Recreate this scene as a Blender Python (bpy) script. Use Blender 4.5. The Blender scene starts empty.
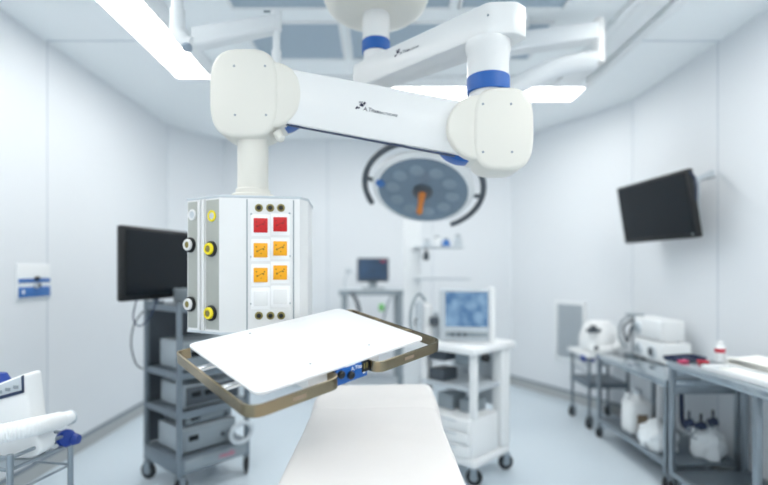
import bpy, bmesh, math, random
from mathutils import Vector, Matrix, Euler
random.seed(4)
PI = math.pi
S = bpy.context.scene
COL = S.collection
F, CX, CY, CZ = 480.0, 380.0, 270.0, 1.31      # lens in pixels, vanishing point, eye height

def at(px, py, Y):                              # the point a pixel shows at depth Y
    return Vector(((px-CX)/F*Y, Y, CZ+(CY-py)/F*Y))
def on_plane(px, py, p0, n):                    # the point a pixel shows on a plane
    d = Vector(((px-CX)/F, 1, (CY-py)/F)); o = Vector((0, 0, CZ))
    return o + d*((p0-o).dot(n)/d.dot(n))

# ------------------------------------------------------------------ materials
def lin(h):
    c = [int(h[i:i+2], 16)/255 for i in (0, 2, 4)]
    return [x/12.92 if x < .04045 else ((x+.055)/1.055)**2.4 for x in c] + [1]
MATS = {}
def mat(name, col, rough=.5, metal=0, noise=0, scale=8, emit=None, spec=.5, trans=0, bump=0, alpha=1, coat=0):
    m = bpy.data.materials.new(name); m.use_nodes = True
    nt = m.node_tree; b = nt.nodes['Principled BSDF']
    c = lin(col)
    b.inputs['Base Color'].default_value = c
    b.inputs['Roughness'].default_value = rough; b.inputs['Metallic'].default_value = metal
    b.inputs['Specular IOR Level'].default_value = spec
    b.inputs['Transmission Weight'].default_value = trans
    b.inputs['Coat Weight'].default_value = coat
    b.inputs['Alpha'].default_value = alpha
    if noise or bump:
        tc = nt.nodes.new('ShaderNodeTexCoord'); n = nt.nodes.new('ShaderNodeTexNoise')
        n.inputs['Scale'].default_value = scale; n.inputs['Detail'].default_value = 4
        nt.links.new(tc.outputs['Object'], n.inputs['Vector'])
        if noise:
            r = nt.nodes.new('ShaderNodeMix'); r.data_type = 'RGBA'
            r.inputs['A'].default_value = [x*(1-noise) for x in c[:3]]+[1]
            r.inputs['B'].default_value = [min(1, x*(1+noise)) for x in c[:3]]+[1]
            nt.links.new(n.outputs['Fac'], r.inputs['Factor'])
            nt.links.new(r.outputs['Result'], b.inputs['Base Color'])
        if bump:
            bp = nt.nodes.new('ShaderNodeBump'); bp.inputs['Strength'].default_value = bump
            bp.inputs['Distance'].default_value = .01
            nt.links.new(n.outputs['Fac'], bp.inputs['Height']); nt.links.new(bp.outputs['Normal'], b.inputs['Normal'])
    if emit:
        b.inputs['Emission Color'].default_value = lin(emit[0]); b.inputs['Emission Strength'].default_value = emit[1]
    MATS[name] = m
    return m
mat('wall', 'e2e6ea', .55, noise=.015, scale=1.5, spec=.3)
mat('joint', '9aa9b8', .7)
mat('ceiling', 'f6fafc', .6, noise=.015, scale=1.5, spec=.2)
mat('ceiling_gap', '8f9fae', .7)
mat('floor', 'cbd7e0', .35, noise=.03, scale=3, spec=.4)
mat('skirt', 'aeb2b3', .5, noise=.04)
mat('cove', '7d8791', .5, noise=.05)
mat('filter', 'a9b9c6', .7, noise=.08, scale=60)
mat('white_paint', 'e9ecee', .5, spec=.3)
mat('enamel', 'e2e3e3', .32, spec=.5, coat=.2)
mat('enamel_warm', 'dddbd3', .35, spec=.5)
mat('board', 'f1f2f3', .35, spec=.4)
for i_, e_ in enumerate((2.75, 3.4, 1.25, 4.4)): mat('lamp%d' % i_, 'ffffff', .5, emit=('fffdf8', e_))  # last two glow on the added fill strips outside the view
mat('blue', '0a58a8', .4, noise=.04)
mat('deep_blue', '123a93', .4, noise=.05)
mat('navy', '1f3050', .45)
mat('band_blue', '3a70b4', .5, noise=.03)
mat('black', '0b0f12', .4)
mat('black_screen', '08131b', .25, spec=.28)
mat('rubber', '22262a', .7)
mat('dark_grey', '4a525a', .5, noise=.05)
mat('mid_grey', '8d989f', .5, noise=.04)
mat('device_grey', 'a5afb6', .5, noise=.03)
mat('plate_grey', 'adb0aa', .45, metal=.3, noise=.03)
mat('light_grey', 'c3cbd1', .5, noise=.02)
mat('steel', '9ba4ab', .3, metal=.9, noise=.05, scale=20)
mat('steel_top', 'b9c3ca', .14, metal=.85, noise=.04, scale=10)
mat('bronze', '8c8069', .22, metal=.9, noise=.10, scale=40)
mat('chrome', 'e6e8ea', .15, metal=1)
mat('cart_steel', '7d8891', .4, metal=.5, noise=.05)
mat('yellow', 'f0dc1e', .4)
mat('brass', '8d8350', .3, metal=.7, noise=.1, scale=30)
mat('socket_red', 'c60d12', .4)
mat('socket_yellow', 'f2aa02', .4)
mat('socket_dark', '8a1010', .5)
mat('socket_brown', '8a6408', .5)
mat('red', 'c8233c', .45)
mat('pink', 'd04a72', .5)
mat('orange', 'c77b3a', .45)
mat('lens', '6c8092', .25, spec=.7, noise=.10, scale=25)
mat('lens_disc', '8496a5', .25)
mat('sheet', 'e8e5e3', .8, bump=.3, scale=7, noise=.02)
mat('plastic_white', 'eceeef', .5, noise=.01)
mat('bag', 'e8edf0', .3, bump=.5, scale=14)
mat('paper', 'f1f1ec', .85, noise=.02)
mat('brown_label', '8a7a68', .7)
mat('green', '6fbf6a', .5)
mat('ink', '2a2b45', .6)
mat('ink_grey', '6c717d', .6)
def screen_mat(name, cols, scale, glow):
    m = mat(name, cols[0], .3)
    nt = m.node_tree; b = nt.nodes['Principled BSDF']
    tc = nt.nodes.new('ShaderNodeTexCoord'); n = nt.nodes.new('ShaderNodeTexNoise'); n.inputs['Scale'].default_value = scale
    r = nt.nodes.new('ShaderNodeValToRGB'); r.color_ramp.elements[0].color = lin(cols[0]); r.color_ramp.elements[1].color = lin(cols[1])
    r.color_ramp.elements[0].position = .4; r.color_ramp.elements[1].position = .62
    nt.links.new(tc.outputs['Object'], n.inputs['Vector']); nt.links.new(n.outputs['Fac'], r.inputs['Fac'])
    nt.links.new(r.outputs['Color'], b.inputs['Emission Color']); b.inputs['Emission Strength'].default_value = glow
    b.inputs['Base Color'].default_value = lin('20303f')
screen_mat('screen_lit', ('456d98', '84a6c4'), 14, .26)
screen_mat('screen_dim', ('23364f', '3a5a80'), 16, .15)

# ------------------------------------------------------------------ mesh building
def frame_to(z):                                # rotation taking +Z to a direction
    return Vector((0, 0, 1)).rotation_difference(Vector(z).normalized()).to_matrix().to_4x4()
def world_of(o):
    m = Matrix.LocRotScale(o.location, o.rotation_euler, o.scale)
    return world_of(o.parent) @ m if o.parent else m

class MB:
    def __init__(s): s.bm = bmesh.new()
    def _merge(s, b, M=None):
        if M is not None: bmesh.ops.transform(b, matrix=M, verts=b.verts)
        me = bpy.data.meshes.new('tmp'); b.to_mesh(me); b.free(); s.bm.from_mesh(me); bpy.data.meshes.remove(me)
        return s
    def box(s, c, size, M=None, bev=0, seg=2):
        b = bmesh.new(); bmesh.ops.create_cube(b, size=1)
        bmesh.ops.transform(b, matrix=Matrix.Diagonal((*size, 1)), verts=b.verts)
        if bev: bmesh.ops.bevel(b, geom=b.edges[:], offset=min(bev, min(size)*.49), segments=seg, affect='EDGES', profile=.5)
        T = Matrix.Translation(c)
        return s._merge(b, (M @ T) if M is not None else T)
    def cyl(s, p, q, r, r2=None, n=20, cap=True):
        p, q = Vector(p), Vector(q); d = q-p
        b = bmesh.new()
        bmesh.ops.create_cone(b, cap_ends=cap, segments=n, radius1=r, radius2=r if r2 is None else r2, depth=d.length)
        return s._merge(b, Matrix.Translation((p+q)/2) @ frame_to(d))
    def lathe(s, prof, c=(0, 0, 0), axis=(0, 0, 1), n=32):
        b = bmesh.new(); rings = []
        for r, z in prof:
            if r < 1e-6: rings.append([b.verts.new((0, 0, z))])
            else: rings.append([b.verts.new((r*math.cos(2*PI*k/n), r*math.sin(2*PI*k/n), z)) for k in range(n)])
        for A, B in zip(rings, rings[1:]):
            for k in range(n):
                j = (k+1) % n
                if len(A) == 1 and len(B) == 1: continue
                if len(A) == 1: b.faces.new((A[0], B[j], B[k]))
                elif len(B) == 1: b.faces.new((A[k], A[j], B[0]))
                else: b.faces.new((A[k], A[j], B[j], B[k]))
        if len(rings[0]) > 1: b.faces.new(rings[0][::-1])
        if len(rings[-1]) > 1: b.faces.new(rings[-1])
        bmesh.ops.recalc_face_normals(b, faces=b.faces[:])
        return s._merge(b, Matrix.Translation(c) @ frame_to(axis))
    def prism(s, pts, vec, bev=0, seg=3):       # a polygon in space extruded along a vector
        b = bmesh.new(); vec = Vector(vec)
        A = [b.verts.new(p) for p in pts]; B = [b.verts.new(Vector(p)+vec) for p in pts]
        n = len(pts); fa = b.faces.new(A); fb = b.faces.new(B[::-1])
        for k in range(n): b.faces.new((A[k], B[k], B[(k+1) % n], A[(k+1) % n]))
        bmesh.ops.recalc_face_normals(b, faces=b.faces[:])
        if bev:
            bmesh.ops.bevel(b, geom=list(fa.edges)+list(fb.edges), offset=bev, segments=seg, affect='EDGES', profile=.5, clamp_overlap=True)
        return s._merge(b)
    def tube(s, pts, r, n=10, closed=False, flat=None):   # round tube, or a flat bar when flat=(normal, height, thickness)
        pts = [Vector(p) for p in pts]; b = bmesh.new(); rings = []; N = len(pts)
        up = None
        for i, p in enumerate(pts):
            a = pts[(i-1) % N] if (closed or i > 0) else p
            c = pts[(i+1) % N] if (closed or i < N-1) else p
            t = (c-a).normalized()
            if flat:
                u = Vector(flat[0]).normalized(); v = t.cross(u).normalized()
                h, w = flat[1]/2, flat[2]/2
                rings.append([b.verts.new(p+u*x*h+v*y*w) for x, y in ((-1, -1), (1, -1), (1, 1), (-1, 1))])
            else:
                if up is None: up = Vector((0, 0, 1)) if abs(t.z) < .9 else Vector((1, 0, 0))
                v = t.cross(up).normalized(); up = v.cross(t).normalized()
                rr = r[i] if isinstance(r, (list, tuple)) else r
                rings.append([b.verts.new(p+(v*math.cos(2*PI*k/n)+up*math.sin(2*PI*k/n))*rr) for k in range(n)])
        m = len(rings[0])
        for i in range(N if closed else N-1):
            A, B = rings[i], rings[(i+1) % N]
            for k in range(m): b.faces.new((A[k], A[(k+1) % m], B[(k+1) % m], B[k]))
        if not closed: b.faces.new(rings[0][::-1]); b.faces.new(rings[-1])
        bmesh.ops.recalc_face_normals(b, faces=b.faces[:])
        return s._merge(b)
    def quad(s, *p):
        s.bm.faces.new([s.bm.verts.new(x) for x in p]); return s
    def build(s, name, m, parent=None, world=False, angle=35, smooth=True):
        if parent is not None and world:
            bmesh.ops.transform(s.bm, matrix=world_of(parent).inverted(), verts=s.bm.verts)
        loc = None
        if parent is None:
            zs = [v.co.z for v in s.bm.verts]; xs = [v.co.x for v in s.bm.verts]; ys = [v.co.y for v in s.bm.verts]
            loc = Vector(((min(xs)+max(xs))/2, (min(ys)+max(ys))/2, min(zs)))
            bmesh.ops.translate(s.bm, vec=-loc, verts=s.bm.verts)
        me = bpy.data.meshes.new(name); s.bm.to_mesh(me); s.bm.free()
        if smooth:
            me.polygons.foreach_set('use_smooth', [True]*len(me.polygons)); me.set_sharp_from_angle(angle=math.radians(angle))
        me.materials.append(MATS[m])
        o = bpy.data.objects.new(name, me); COL.objects.link(o)
        if loc is not None: o.location = loc
        if parent is not None: o.parent = parent
        return o

def smooth_path(pts, n=8, closed=False):
    P = [Vector(p) for p in pts]; out = []; N = len(P)
    for i in range(N if closed else N-1):
        g = (lambda k: P[k % N]) if closed else (lambda k: P[max(0, min(N-1, k))])
        a, b, c, d = g(i-1), g(i), g(i+1), g(i+2)
        for k in range(n):
            t = k/n
            out.append(.5*((2*b)+(c-a)*t+(2*a-5*b+4*c-d)*t*t+(3*b-a-3*c+d)*t**3))
    if not closed: out.append(P[-1])
    return out
def round_corners(pts, r, n=6, closed=True):
    P = [Vector(p) for p in pts]; out = []; N = len(P)
    for i, p in enumerate(P):
        if not closed and i in (0, N-1): out.append(p); continue
        a, c = P[(i-1) % N]-p, P[(i+1) % N]-p
        rr = min(r, a.length*.49, c.length*.49)
        s_, e_ = p+a.normalized()*rr, p+c.normalized()*rr
        for k in range(n+1):
            t = k/n; out.append(s_*(1-t)**2+p*2*t*(1-t)+e_*t*t)
    return out

def thing(name, label, cat, loc=(0, 0, 0), rz=0, group=None):
    o = bpy.data.objects.new(name, None); COL.objects.link(o); o.empty_display_size = .1
    o.location = loc; o.rotation_euler = (0, 0, rz); o['label'] = label; o['category'] = cat
    if group: o['group'] = group
    return o
def tag(o, label, cat, group=None, kind=None):
    o['label'] = label; o['category'] = cat
    if group: o['group'] = group
    if kind: o['kind'] = kind
    return o
def struct(o, label=None):
    o['kind'] = 'structure'
    if label: o['label'] = label
    return o
def text(body, size, m, name, M, parent, shear=0):          # lettering, made into a mesh
    cu = bpy.data.curves.new(name, 'FONT'); cu.body = body; cu.size = size; cu.extrude = .0004; cu.shear = shear
    cu.resolution_u = 3
    tmp = bpy.data.objects.new('tmp', cu); COL.objects.link(tmp)
    dg = bpy.context.evaluated_depsgraph_get(); dg.update()
    me = bpy.data.meshes.new_from_object(tmp.evaluated_get(dg)); bpy.data.objects.remove(tmp)
    me.transform(world_of(parent).inverted() @ M); me.materials.clear(); me.materials.append(MATS[m]); me.name = name
    o = bpy.data.objects.new(name, me); COL.objects.link(o); o.parent = parent
    return o
def basis(o, x, y):                                          # matrix with the given x and y directions
    x = Vector(x).normalized(); z = x.cross(Vector(y)).normalized(); y = z.cross(x)
    return Matrix(((x.x, y.x, z.x, o[0]), (x.y, y.y, z.y, o[1]), (x.z, y.z, z.z, o[2]), (0, 0, 0, 1)))
def copy_tree(o, parent=None):
    c = o.copy(); COL.objects.link(c); c.parent = parent
    for ch in list(o.children): copy_tree(ch, c)
    return c

# ================================================================== THE ROOM
H = 2.8; XL, XR = -2.17, 2.21; YB = 5.5; YF = -1.6
LC, RC = (XL, 4.91), (XR, 4.21); LB, RB = (-1.8, YB), (1.5, YB)
def wall(name, a, b, joints=(), inner=1):
    a, b = Vector((*a, 0)), Vector((*b, 0)); d = (b-a).normalized(); n = Vector((-d.y, d.x, 0))*inner   # n points into the room
    w = MB().prism([a, b, b-n*.1, a-n*.1], (0, 0, H)).build(name, 'wall', None, smooth=False)
    struct(w)
    for t in joints:
        p = a+d*t
        MB().prism([p-d*.002+n*.0008, p+d*.002+n*.0008, p+d*.002-n*.004, p-d*.002-n*.004], (0, 0, H)).build('panel_joint', 'joint', w, True)
    return d, n
def yjoint(a, Y): return abs(Y-a)
wall('wall_left', (XL, YF), LC, [-YF+y for y in (.90, 2.11, 3.13)]+[4.91-YF-.01], inner=-1)
wall('wall_right', RC, (XR, YF), [.01, 4.21-3.14, 4.21-1.9, 4.21-.7], inner=-1)
wall('wall_back', LB, RB, [1.2, 2.4], inner=-1)
wall('wall_corner_left', LC, LB, [], inner=-1)
rd, rn = wall('wall_corner_right', RB, RC, [], inner=-1)
wall('wall_front', (XR, YF), (XL, YF), [], inner=-1)
foot = [(XL, YF), (XR, YF), RC, RB, LB, LC]
struct(MB().prism([(x, y, -.1) for x, y in foot], (0, 0, .1)).build('floor', 'floor', smooth=False))
ce = struct(MB().prism([(x, y, H) for x, y in foot], (0, 0, .1)).build('ceiling', 'ceiling', smooth=False))
for x0, x1, y in ((XL, -1.56, 3.12), (1.66, XR, 3.12)):
    MB().box(((x0+x1)/2, y, H-.0005), (x1-x0, .005, .003)).build('panel_joint', 'joint', ce, True)
def base(name, a, b, inner=-1):
    a, b = Vector((*a, 0)), Vector((*b, 0)); d = (b-a).normalized(); n = Vector((-d.y, d.x, 0))*inner
    o = MB().prism([a, a+n*.012, a+n*.012+Vector((0, 0, .085)), a+Vector((0, 0, .1))], b-a).build(name, 'skirt', smooth=False)
    struct(o)
    MB().prism([a+n*.002+Vector((0, 0, .088)), a+n*.016+Vector((0, 0, .088)), a+n*.012+Vector((0, 0, .108)), a+n*.002+Vector((0, 0, .108))], b-a).build('cap_strip', 'cove', o, True)
base('baseboard_left', (XL, YF), LC); base('baseboard_right', RC, (XR, YF)); base('baseboard_back', LB, RB)
base('baseboard_corner_left', LC, LB); base('baseboard_corner_right', RB, RC)

# laminar flow field in the ceiling: raised frame, grey filter panels
def trim(n, c, s, m='white_paint', bev=.006):
    struct(MB().box(c, s, bev=bev).build('trim_%d' % n, m))
trim(1, (1.635, 3.15, H-.022), (.05, 1.25, .044)); trim(2, (1.51, 3.15, H-.012), (.14, 1.25, .024)); trim(3, (1.40, 3.15, H-.02), (.05, 1.25, .04))
trim(4, (1.68, 1.3, H-.004), (.03, 4.95, .008), 'ceiling_gap', 0)
trim(5, (.03, 3.72, H-.015), (2.68, .10, .03)); trim(6, (-1.24, 1.3, H-.012), (.08, 4.95, .024))
for i, x in enumerate((-.54, .10, .745)):
    for j, y in enumerate((1.0, 2.18, 3.13)):
        ln = .5 if j == 2 else 1.08
        if j < 1: continue
        y0 = y if j == 1 else 3.13
        t = thing('ceiling_filter_panel', ['grey perforated ceiling air panel %s' % ('above the white lamp arm' if i == 0 else 'beyond the round ceiling canopy' if i == 1 else 'above the bulky end of the short arm'),
            'small grey ceiling air panel %s' % ('just above the left arm joint' if i == 0 else 'directly above the sloping arm lettering' if i == 1 else 'beside the blue ringed right column')][j-1], 'air panel', (x, y0, H), 0, 'ceiling air panels')
        fr = MB()
        for sx in (-1, 1): fr.box((sx*.295, 0, -.006), (.02, ln+.02, .012), bev=.003)
        for sy in (-1, 1): fr.box((0, sy*ln/2, -.006), (.6, .02, .012), bev=.003)
        fr.build('frame', 'white_paint', t)
        MB().box((0, 0, -.002), (.575, ln-.015, .004)).build('mesh_screen', 'filter', t)

def ceiling_light(label, x0, x1, y0, y1, lm):
    t = thing('ceiling_light', label, 'light', ((x0+x1)/2, (y0+y1)/2, H), 0)
    w, l = x1-x0, y1-y0; fr = MB()
    for sx in (-1, 1): fr.box((sx*w/2, 0, -.006), (.014, l+.014, .012))
    for sy in (-1, 1): fr.box((0, sy*l/2, -.006), (w+.014, .014, .012))
    fr.build('frame', 'white_paint', t)
    MB().box((0, 0, -.004), (w-.014, l-.014, .006)).build('diffuser', lm, t, smooth=False)
ceiling_light('long white glowing ceiling strip above the left wall', -1.56, -1.30, -.6, 3.70, 'lamp0')
ceiling_light('white glowing ceiling strip across the far end of the room', -1.30, 1.67, 3.89, 4.20, 'lamp1')
ceiling_light('added white fill light strip, out of view in the ceiling along the right wall', 1.39, 1.65, -.6, 2.50, 'lamp3')  # added outside the view to brighten the right walls
ceiling_light('added wide white fill light, out of view over the near end of the room', -1.30, 1.30, -1.25, -.55, 'lamp2')  # added behind the camera to light the pendant's front faces

# ================================================================== THE CEILING PENDANT
P1 = Vector((-4/F*2.2, 2.2, 0)); P2 = Vector((108/F*1.78, 1.78, 0)); P3 = Vector((-127/F*1.88, 1.88, 0))
pend = thing('ceiling_pendant', 'white ceiling-hung medical supply pendant with jointed arms, socket cabinet and shelf', 'medical pendant', (P1.x, P1.y, H))
MB().lathe([(0, 2.475), (.15, 2.477), (.19, 2.488), (.222, 2.512), (.241, 2.55), (.2475, 2.60), (.246, 2.68), (.238, H)], P1, n=56).build('canopy', 'enamel_warm', pend, True)
MB().lathe([(.062, 2.49), (.062, 2.306), (.057, 2.301), (.057, 2.255)], P1).build('ceiling_column', 'enamel', pend, True)
MB().lathe([(.0625, 2.302), (.065, 2.305), (.065, 2.353), (.0625, 2.356)], P1).build('collar', 'blue', pend, True)
dA = (P2-P1).normalized(); nA = Vector((dA.y, -dA.x, 0)); nA = nA if nA.y < 0 else -nA; LA = (P2-P1).length
def ap(a, n, z): return P1+dA*a+nA*n+Vector((0, 0, z))
ZB, ZT = 2.147, 2.262
plan = [(-.10, .06), (LA+.044, .070), (LA+.12, .0), (LA+.125, -.065), (LA+.04, -.085), (-.10, -.06)]
ua = MB().prism(round_corners([ap(a, n, ZB) for a, n in plan], .02, 4), (0, 0, ZT-ZB), bev=.008).build('upper_arm', 'enamel', pend, True, angle=25)
MB().lathe([(.040, 2.148), (.040, 2.118), (.034, 2.114), (0, 2.114)], P1).build('end_cap', 'enamel', ua, True)
MB().prism(round_corners([ap(a, n, ZT-.004) for a, n in ((-.085, .045), (.08, .045), (.08, -.045), (-.085, -.045))], .03), (0, 0, .012), bev=.004).build('cover_plate', 'enamel', ua, True)
sp = on_plane(488, 15, ap(LA+.082, .035, 2.2), Vector((ap(LA+.12, 0, 0)-ap(LA+.044, .07, 0)).cross(Vector((0, 0, 1)))))
MB().lathe([(.0, .0015), (.004, .001), (.004, -.002)], sp, axis=((ap(LA+.12, 0, 0)-ap(LA+.044, .07, 0)).cross(Vector((0, 0, 1))))).build('screw', 'mid_grey', ua, True)

# right-hand column
MB().lathe([(.083, 2.15), (.083, 2.118), (.076, 2.108), (.076, 1.966), (.07, 1.961), (.07, 1.90)], P2).build('column', 'enamel', pend, True)
MB().lathe([(.0765, 1.962), (.079, 1.965), (.079, 2.018), (.0765, 2.021)], P2).build('collar', 'blue', pend, True)

def squircle(cx, cy, rx, ry, Y, e=3.2, n=48):
    out = []
    for k in range(n):
        a = 2*PI*k/n; c, s_ = math.cos(a), math.sin(a)
        out.append(at(cx+rx*math.copysign(abs(c)**(2/e), c), cy-ry*math.copysign(abs(s_)**(2/e), s_), Y))
    return out
def joint_head(cx, cy, rx, ry, lobe, Y, blue, screws):
    j = MB().prism(squircle(cx, cy, rx, ry, Y), (0, .165, 0), bev=.018, seg=4).build('joint_housing', 'enamel_warm', pend, True, angle=40)
    lx, ly, lr = lobe
    MB().prism(squircle(lx, ly, lr, lr, Y+.006, 2.0), (0, .15, 0), bev=.012, seg=3).build('pivot_cover', 'enamel_warm', j, True, angle=40)
    bx, by, br = blue
    MB().prism(squircle(bx, by, br, br, Y+.048, 2.0), (0, .085, 0), bev=.004).build('pivot_disc', 'blue', j, True)
    for sx, sy in screws:
        MB().lathe([(0, .0012), (.0045, .001), (.0045, -.002)], at(sx, sy, Y), axis=(0, -1, 0), n=12).build('screw', 'mid_grey', j, True)
    return j
joint_head(243.5, 92.2, 34.8, 45, (270.5, 93.5, 33), 1.80, (277.5, 98.5, 30), [(234, 66), (265, 66), (235, 115), (266, 115)])
joint_head(504, 128, 30.8, 42, (480, 126.5, 32.8), 1.70, (466, 130.5, 30.5), [(483, 104), (511, 104), (483, 152), (512, 152)])
# sloping spring arm between the two joints
YL_, YR_ = 1.822, 1.722
q = [at(268, 64.5, YL_), at(480, 104, YR_), at(480, 159.5, YR_), at(268, 120, YL_)]
def hexa(a, b, bev):
    m = bmesh.new(); A = [m.verts.new(p) for p in a]; B = [m.verts.new(p) for p in b]; n = len(A)
    m.faces.new(A); m.faces.new(B[::-1])
    for k in range(n): m.faces.new((A[k], B[k], B[(k+1) % n], A[(k+1) % n]))
    bmesh.ops.recalc_face_normals(m, faces=m.faces[:]); bmesh.ops.bevel(m, geom=m.edges[:], offset=bev, segments=3, affect='EDGES', profile=.5)
    return MB()._merge(m)
qb = [p+Vector((0, .115, .034 if k > 1 else 0)) for k, p in enumerate(q)]
arm = hexa(q, qb, .006).build('spring_arm', 'enamel', pend, True)
e0, e1 = at(285, 123.4, YL_+.004), at(455, 155.2, YR_+.004)
MB().prism([e0, e1, e1+Vector((0, 0, -.005)), e0+Vector((0, 0, -.005))], (0, .012, 0)).build('gasket', 'navy', arm, True)
ax = (at(480, 104, YR_)-at(268, 64.5, YL_)).normalized()
def emblem(o, M, k, parent):
    m = MB()
    for dx, dy, w, h, a in ((.0125, .0095, .0075, .010, -.5), (.002, .003, .0085, .011, -.5), (-.011, -.010, .0065, .010, -.4), (-.003, -.0095, .004, .007, -.4), (.0085, .000, .006, .008, -.5), (-.004, .011, .008, .003, .3), (.004, .0125, .004, .003, .3)):
        R = Matrix.Rotation(a, 4, 'Z')
        m.box((0, 0, .0003), (w*k, h*k, .0006), M=M @ Matrix.Translation((dx*k, dy*k, 0)) @ R)
    m.build('emblem', 'ink', parent, True)
fn = ax.cross(Vector((0, 0, 1))).normalized(); fn = fn if fn.y < 0 else -fn
up = -ax.cross(fn).normalized(); up = up if up.z > 0 else -up
fp = at(480, 104, YR_)
M = basis(on_plane(360.5, 105.5, fp, fn)+fn*.0012, ax, up)
emblem(None, M, 1.05, arm)
M = basis(on_plane(363.3, 110.4, fp, fn)+fn*.0012, ax, up); text('A.Titan', .020, 'ink', 'lettering', M, arm)
M = basis(on_plane(377, 113.2, fp, fn)+fn*.0012, ax, up); text('HEALTHCARE', .0125, 'ink_grey', 'lettering', M, arm)
p0 = ap(0, .0612, 2.2); p1_ = ap(LA, .0703, 2.2); axu = (p1_-p0).normalized(); nu = axu.cross(Vector((0, 0, 1))); nu = nu if nu.y < 0 else -nu
M = basis(on_plane(397.3, 53, p0, nu)+nu*.0015, axu, (0, 0, 1))
emblem(None, M, .95, ua)
M = basis(on_plane(400, 54.8, p0, nu)+nu*.0015, axu, (0, 0, 1)); text('A.Titan', .018, 'ink_grey', 'lettering', M, ua)
M = basis(on_plane(407.6, 51.8, p0, nu)+nu*.0015, axu, (0, 0, 1)); text('HEALTHCARE', .010, 'ink_grey', 'lettering', M, ua)

# neck and cabinet
CT, CB = 1.579, 1.080
MB().lathe([(.084, CT), (.084, CT+.020), (.080, CT+.024), (.066, CT+.024), (.066, CT+.042), (.063, CT+.046), (.059, CT+.047), (.059, 1.80), (.066, 1.845), (.066, 1.90)], P3).build('neck', 'enamel_warm', pend, True)
MB().lathe([(0, 0), (.018, 0), (.018, .03), (.010, .04), (0, .04)], at(277, 132, 1.84), axis=(.6, 0, -1)).build('release_knob', 'enamel_warm', pend, True)
c_fl, c_fr = Vector((at(219.5, 0, 1.74).x, 1.74, 0)), Vector((at(300, 0, 1.785).x, 1.785, 0))
c_r, c_l = Vector((at(308, 0, 1.84).x, 1.84, 0)), Vector((at(187.5, 0, 1.83).x, 1.83, 0))
c_bl, c_br = Vector((-.73, 2.04, 0)), Vector((-.29, 2.06, 0))
fpn = [c_fl, c_fr, c_r, c_br, c_bl, c_l]
zc = lambda p, z: Vector((p.x, p.y, z))
cab = MB().prism([zc(p, CB) for p in fpn], (0, 0, CT-CB), bev=.004).build('cabinet', 'enamel', pend, True, angle=20)
cen = sum(fpn, Vector())/6
MB().prism([zc(cen+(p-cen)*1.012, CT-.006) for p in fpn], (0, 0, .010), bev=.003).build('top_plate', 'light_grey', cab, True)
MB().prism([zc(cen+(p-cen)*1.006, CB-.006) for p in fpn], (0, 0, .010), bev=.003).build('bottom_plate', 'light_grey', cab, True)
df = (c_fr-c_fl).normalized(); nf = Vector((df.y, -df.x, 0))
dl = (c_fl-c_l).normalized(); nl = Vector((dl.y, -dl.x, 0))
Z = Vector((0, 0, 1))
def fr_pt(px, py): return on_plane(px, py, c_fl, nf)
def lf_pt(px, py): return on_plane(px, py, c_fl, nl)
def strip(px0, px1, z0, z1, p0, n, d, out, name, m, parent=cab, bev=.001):
    a, b = on_plane(px0, 270, p0, n), on_plane(px1, 270, p0, n)
    MB().prism([zc(a, z0)-n*.002, zc(b, z0)-n*.002, zc(b, z1)-n*.002, zc(a, z1)-n*.002], n*(out+.002), bev=bev).build(name, m, parent, True)
strip(188.3, 197.8, CB+.012, CT-.012, c_fl, nl, dl, .0015, 'side_plate', 'plate_grey')
strip(206.3, 219.0, CB+.012, CT-.012, c_fl, nl, dl, .0015, 'side_plate', 'plate_grey')
strip(199, 201.2, CB+.006, CT-.008, c_fl, nl, dl, .008, 'rail', 'enamel'); strip(203.2, 205.4, CB+.006, CT-.008, c_fl, nl, dl, .008, 'rail', 'enamel')
strip(246.4, 247.6, CB+.006, CT-.010, c_fl, nf, df, .0012, 'trim_strip', 'mid_grey'); strip(293, 294.2, CB+.006, CT-.010, c_fl, nf, df, .0012, 'trim_strip', 'mid_grey')
strip(249, 292, CB+.010, CT-.014, c_fl, nf, df, .003, 'socket_panel', 'enamel')
def gas(px, py, m, deep):
    p = lf_pt(px, py)
    if not deep:
        o = MB().lathe([(.021, -.002), (.021, .005), (.0195, .006), (.014, .006), (.013, .003), (0, .003)], p, nl).build('gas_outlet', m, cab, True)
        MB().lathe([(.012, .0028), (.012, .0042), (0, .0042)], p, nl).build('gas_outlet_core', 'light_grey', o, True); return
    MB().lathe([(.028, -.002), (.029, .004), (.028, .010), (.022, .012), (0, .012)], p, nl).build('gas_outlet_flange', 'black', cab, True)
    MB().lathe([(.022, .011), (.022, .018), (.020, .021), (.013, .021), (.012, .013), (0, .013)], p, nl).build('gas_outlet', m, cab, True)
    MB().lathe([(.0115, .012), (.0115, .019), (.006, .021), (0, .021)], p, nl).build('gas_outlet_core', 'brass', cab, True)
gas(212.3, 216, 'yellow', False); gas(212.0, 249, 'yellow', True); gas(211.8, 313, 'yellow', True)
gas(192.8, 215, 'enamel', False); gas(191.0, 245, 'enamel', True); gas(191.2, 304, 'enamel', True)
for py, xs in ((208, (259, 270.3, 281)), (315.5, (259, 270.6, 281.2))):
    for px in xs:
        p = fr_pt(px, py)
        o = MB().lathe([(.0145, .0), (.0145, .006), (.012, .009), (.008, .009), (.007, .004), (0, .004)], p, nf, n=24).build('earth_terminal', 'brass', cab, True)
        MB().lathe([(.0085, .003), (.0085, .0095), (.006, .0105), (0, .0105)], p, nf, n=16).build('earth_terminal_core', 'black', cab, True)
for py in (214, 256.5, 303.5):
    for px in (251.5, 289.6):
        MB().lathe([(.004, .002), (.004, .0045), (0, .005)], fr_pt(px, py+(px-270)*-.02), nf, n=10).build('screw', 'mid_grey', cab, True)
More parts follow.
